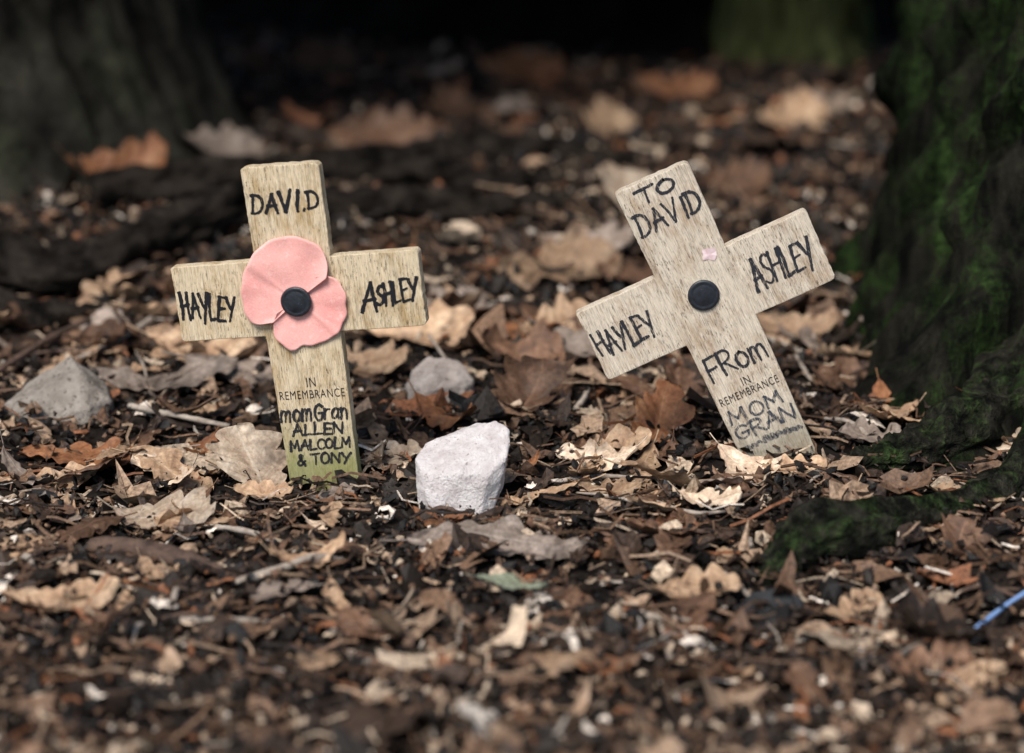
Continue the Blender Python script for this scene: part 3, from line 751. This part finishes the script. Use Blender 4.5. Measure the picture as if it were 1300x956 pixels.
M_woodA = mat_wood('weathered_wood_tan', (0.74, 0.60, 0.41), (0.66, 0.57, 0.43), (0.24, 0.25, 0.085))
M_woodB = mat_wood('weathered_wood_grey', (0.74, 0.635, 0.50), (0.68, 0.59, 0.52), (0.26, 0.23, 0.16), .7)
M_ink = mat_ink('marker_ink', 0.62, (0.009, 0.009, 0.012)); M_ink2 = mat_ink('marker_ink_faded', 0.55, (0.022, 0.023, 0.030), .25, .95)
M_ink5 = mat_ink('marker_ink_weathered', 0.55, (0.016, 0.016, 0.020), .3, .93)
M_ink3 = mat_ink('marker_ink_blue', 0.48, (0.04, 0.05, 0.07), .2, .85); M_ink4 = mat_ink('marker_ink_smudge', 0.46, (0.05, 0.06, 0.08), .2, .7); M_print = mat_ink('print_ink', 0.75)
def mat_paper():
    t = NT('poppy_paper'); tc = t.new('ShaderNodeTexCoord').outputs['Object']
    n = t.noise(tc, 60, 5, .6); f = t.noise(tc, 1800, 3, .6); f2 = t.noise(tc, 380, 5, .65)
    c = t.ramp(n, [(0.3, (0.80, 0.33, 0.295)), (0.7, (0.90, 0.49, 0.435))])
    c = t.mix(1.0, c, t.ramp(f, [(0.3, g3(0.86)), (0.7, g3(1.05))]), 'MULTIPLY')
    c = t.mix(t.ramp(f2, [(0.56, g3(0)), (0.70, g3(.4))]), c, (.92, .66, .60))
    t.base(c, 0.8, 0.2); t.bump(t.math('ADD', f, f2), 0.4, 0.0003); return t.m
M_pap = mat_paper()
M_scrap = mat_simple('paper_scrap', (0.62, 0.42, 0.42), (0.75, 0.60, 0.60), 500, 0.8)
M_btn = mat_simple('button_plastic', (0.008, 0.009, 0.012), (0.022, 0.026, 0.034), 400, 0.36, 0.5, 0.0003, 0.5, (900, .66, (.10, .11, .13)))

def button(parent, cu, cv, r, z0):
    prof = [(0.0, 3.9), (0.15, 3.85), (0.3, 3.7), (0.5, 3.35), (0.68, 2.9), (0.74, 2.6), (0.8, 2.9), (0.9, 3.0), (0.98, 2.5), (1.03, 1.2), (1.0, -1.5), (0, -1.5)]
    V, F = [], []; seg = 48
    for (a, z) in prof:
        for j in range(seg):
            an = 2*math.pi*j/seg
            V.append(((cu+math.cos(an)*a*r)*U, -(THK/2+z0+z)*U, (cv+VO+math.sin(an)*a*r)*U))
    for i in range(len(prof)-1):
        for j in range(seg):
            k = (j+1) % seg; F.append((i*seg+j, i*seg+k, (i+1)*seg+k, (i+1)*seg+j))
    return mesh_obj('button', V, F, M_btn, True, parent)
def petal(parent, pol, a0, a1, z0, ph, lift=6.5, endlift=2.5, wav=0.0):
    pol = sorted(pol); A = np.array([p[0] for p in pol]); Rr = np.array([p[1] for p in pol])
    na, nr = 120, 22; V, F = [], []
    for i in range(na+1):
        a = a0+(a1-a0)*i/na
        R = float(np.mean([np.interp(a+o, A, Rr) for o in (-3, 0, 3)]))+0.6*math.sin(a*0.3+ph)+wav*math.sin(math.radians(a)*13)
        for j in range(nr+1):
            t = j/nr; r = R*t; an = math.radians(a)
            e = min(i, na-i)/na
            z = z0+lift*t**1.5+2.6*t*t*math.sin(an*2.2+ph)+endlift*t**2*math.exp(-e*14)
            z += 3.0*t*mnoise.noise(Vector((math.cos(an)*r*.03, math.sin(an)*r*.03, ph)))+.8*t*t*math.sin(an*9+ph)
            for cc, hh, ww in ((.55, 1.8, 6), (.3, -1.0, 6)):
                z += hh*t*math.exp(-((a-(a0*(1-cc)+a1*cc))/ww)**2)
            V.append(((-1+math.cos(an)*r)*U, -(THK/2+z)*U, (-4+VO+math.sin(an)*r)*U))
    for i in range(na):
        for j in range(nr):
            p = i*(nr+1)+j; F.append((p, p+nr+1, p+nr+2, p+1))
    ob = mesh_obj('petal', V, F, M_pap, True, parent)
    md = ob.modifiers.new('s', 'SOLIDIFY'); md.thickness = 0.0003; md.offset = 0
    return ob

# --- first cross
bx, by = G(415, 614)
c1 = empty('memorial_cross', (bx, by, 0)); tag(c1, 'weathered wooden remembrance cross with pink paper poppy, slightly tilted', 'cross')
c1.rotation_euler = Euler((math.radians(0), math.radians(-6.7), math.radians(-10)), 'XYZ'); c1.scale = (.985, .97, .965)
cross_body('wooden_cross', M_woodA, c1)
write(c1, M_ink, 'DAVI.D', 1, 126, 86, 25, -1, 4.3, 0.05, .07)
write(c1, M_ink, 'HAYLEY', -120, -5, 70, 32, -7, 4.1, -0.03, .07, -0.3)
write(c1, M_ink, 'A', 92, -8, 18, 40, 0, 4.6, .15); write(c1, M_ink, 'SHLEY', 128, -3, 52, 27, 8, 4.1, .15, .06)
write(c1, M_ink5, 'momGran', 0, -155, 88, 22, 0, 3.4, .1, .05)
write(c1, M_ink5, 'ALLEN', 1, -178, 66, 15, 0, 3.4, .12, .05)
write(c1, M_ink5, 'MALCOLM', 2, -199, 80, 14, 0, 3.2, .1, .05)
write(c1, M_ink5, '& TONY', 3, -219, 70, 14, 0, 3.2, .1, .05)
printed('IN', 1, -115, 12, M_print, c1); printed('REMEMBRANCE', 0, -131, 86, M_print, c1)
pop = empty('poppy', (0, 0, 0)); pop.parent = c1; pop["label"] = "faded pink paper poppy with black button"
PA = [(20, 50), (28, 50), (34, 53), (40, 61), (47, 70), (57, 79), (71, 85), (89, 87), (108, 86), (127, 80), (150, 73), (175, 68), (192, 68), (202, 65), (208, 56), (214, 44), (226, 38)]
PB = [(-160, 26), (-149, 34), (-140, 44), (-128, 56), (-112, 64), (-101, 67), (-92, 61), (-83, 60), (-59, 64), (-40, 66), (-20, 65), (4, 65), (18, 64), (28, 60), (36, 53), (48, 42)]
petal(pop, PB, -156, 46, 0.6, 1.0, 5, 1, .7); petal(pop, PA, 33, 217, 3.6, 2.2, 7, 2.5, .3)
button(pop, -1, -4, 19.5, 6.5)

# --- second cross
bx, by = G(996, 591)
c2 = empty('memorial_cross', (bx, by, 0)); tag(c2, 'weathered wooden remembrance cross leaning steeply, poppy paper missing', 'cross')
c2.rotation_euler = Euler((math.radians(0), math.radians(-25.2), math.radians(0)), 'XYZ'); c2.scale = (.985, .97, .985)
cross_body('wooden_cross', M_woodB, c2)
write(c2, M_ink2, 'TO', -2, 155, 50, 18, 2, 3.8, .05, .04)
write(c2, M_ink2, 'DAVID', 1, 121, 86, 28, 0, 3.9, .02, .05)
write(c2, M_ink2, 'HAYLEY', -116, 0, 78, 33, 0, 4.0, -.05, .06)
write(c2, M_ink2, 'ASHLEY', 105, 0, 82, 38, 0, 4.0, .08, .06, -.1)
write(c2, M_ink2, 'FRom', 1, -91, 82, 34, 2, 3.7, .0, .05)
write(c2, M_ink3, 'MOM', -2, -164, 74, 18, 0, 3.9, 0, .06)
write(c2, M_ink3, 'GRAN', 0, -188, 82, 19, 0, 3.9, 0, .06)
write(c2, M_ink4, '~~~', 2, -210, 78, 16, 0, 6.0, 0, .15)
printed('IN', 1, -125, 11, M_print, c2); printed('REMEMBRANCE', -1, -140, 82, M_print, c2)
button(c2, -2, 4, 20, 1.0)
V = [(27*U, -(THK/2+1)*U, (50+VO)*U)]; F = []
rr = [9, 12, 10, 14, 9, 12, 8, 13, 10]
for i, r in enumerate(rr):
    a = i/len(rr)*2*math.pi; V.append(((27+math.cos(a)*r)*U, -(THK/2+.5+i % 3*.5)*U, (50+VO+math.sin(a)*r*.8)*U))
for i in range(len(rr)): F.append((0, 1+i, 1+(i+1) % len(rr)))
mesh_obj('paper_scrap', V, F, M_scrap, False, c2)

# ---------------------------------------------------------------- light
w = bpy.data.worlds.new('World'); scene.world = w; w.use_nodes = True
nt = w.node_tree; sky = nt.nodes.new('ShaderNodeTexSky'); sky.sky_type = 'NISHITA'; sky.sun_disc = False
EL, AZ = math.radians(52), math.radians(205)
sky.sun_elevation = EL; sky.sun_rotation = AZ
nt.links.new(sky.outputs['Color'], nt.nodes['Background'].inputs['Color']); nt.nodes['Background'].inputs['Strength'].default_value = 0.14
sl = bpy.data.lights.new('Sun', 'SUN'); sl.energy = 4.9; sl.angle = math.radians(26); sl.color = (1, 0.96, 0.90)
so = bpy.data.objects.new('Sun', sl); col.objects.link(so)
d = Vector((math.sin(AZ)*math.cos(EL), math.cos(AZ)*math.cos(EL), math.sin(EL)))
so.rotation_euler = d.to_track_quat('Z', 'Y').to_euler()

# ---------------------------------------------------------------- camera
cd = bpy.data.cameras.new('Camera'); cd.lens = 85; cd.sensor_width = 36; cd.clip_start = 0.02; cd.clip_end = 200
cd.dof.use_dof = True; cd.dof.focus_distance = 0.94; cd.dof.aperture_fstop = 6.3
co = bpy.data.objects.new('Camera', cd); col.objects.link(co); co.location = CAM
co.rotation_euler = (math.pi/2-TH, 0, 0)
scene.camera = co
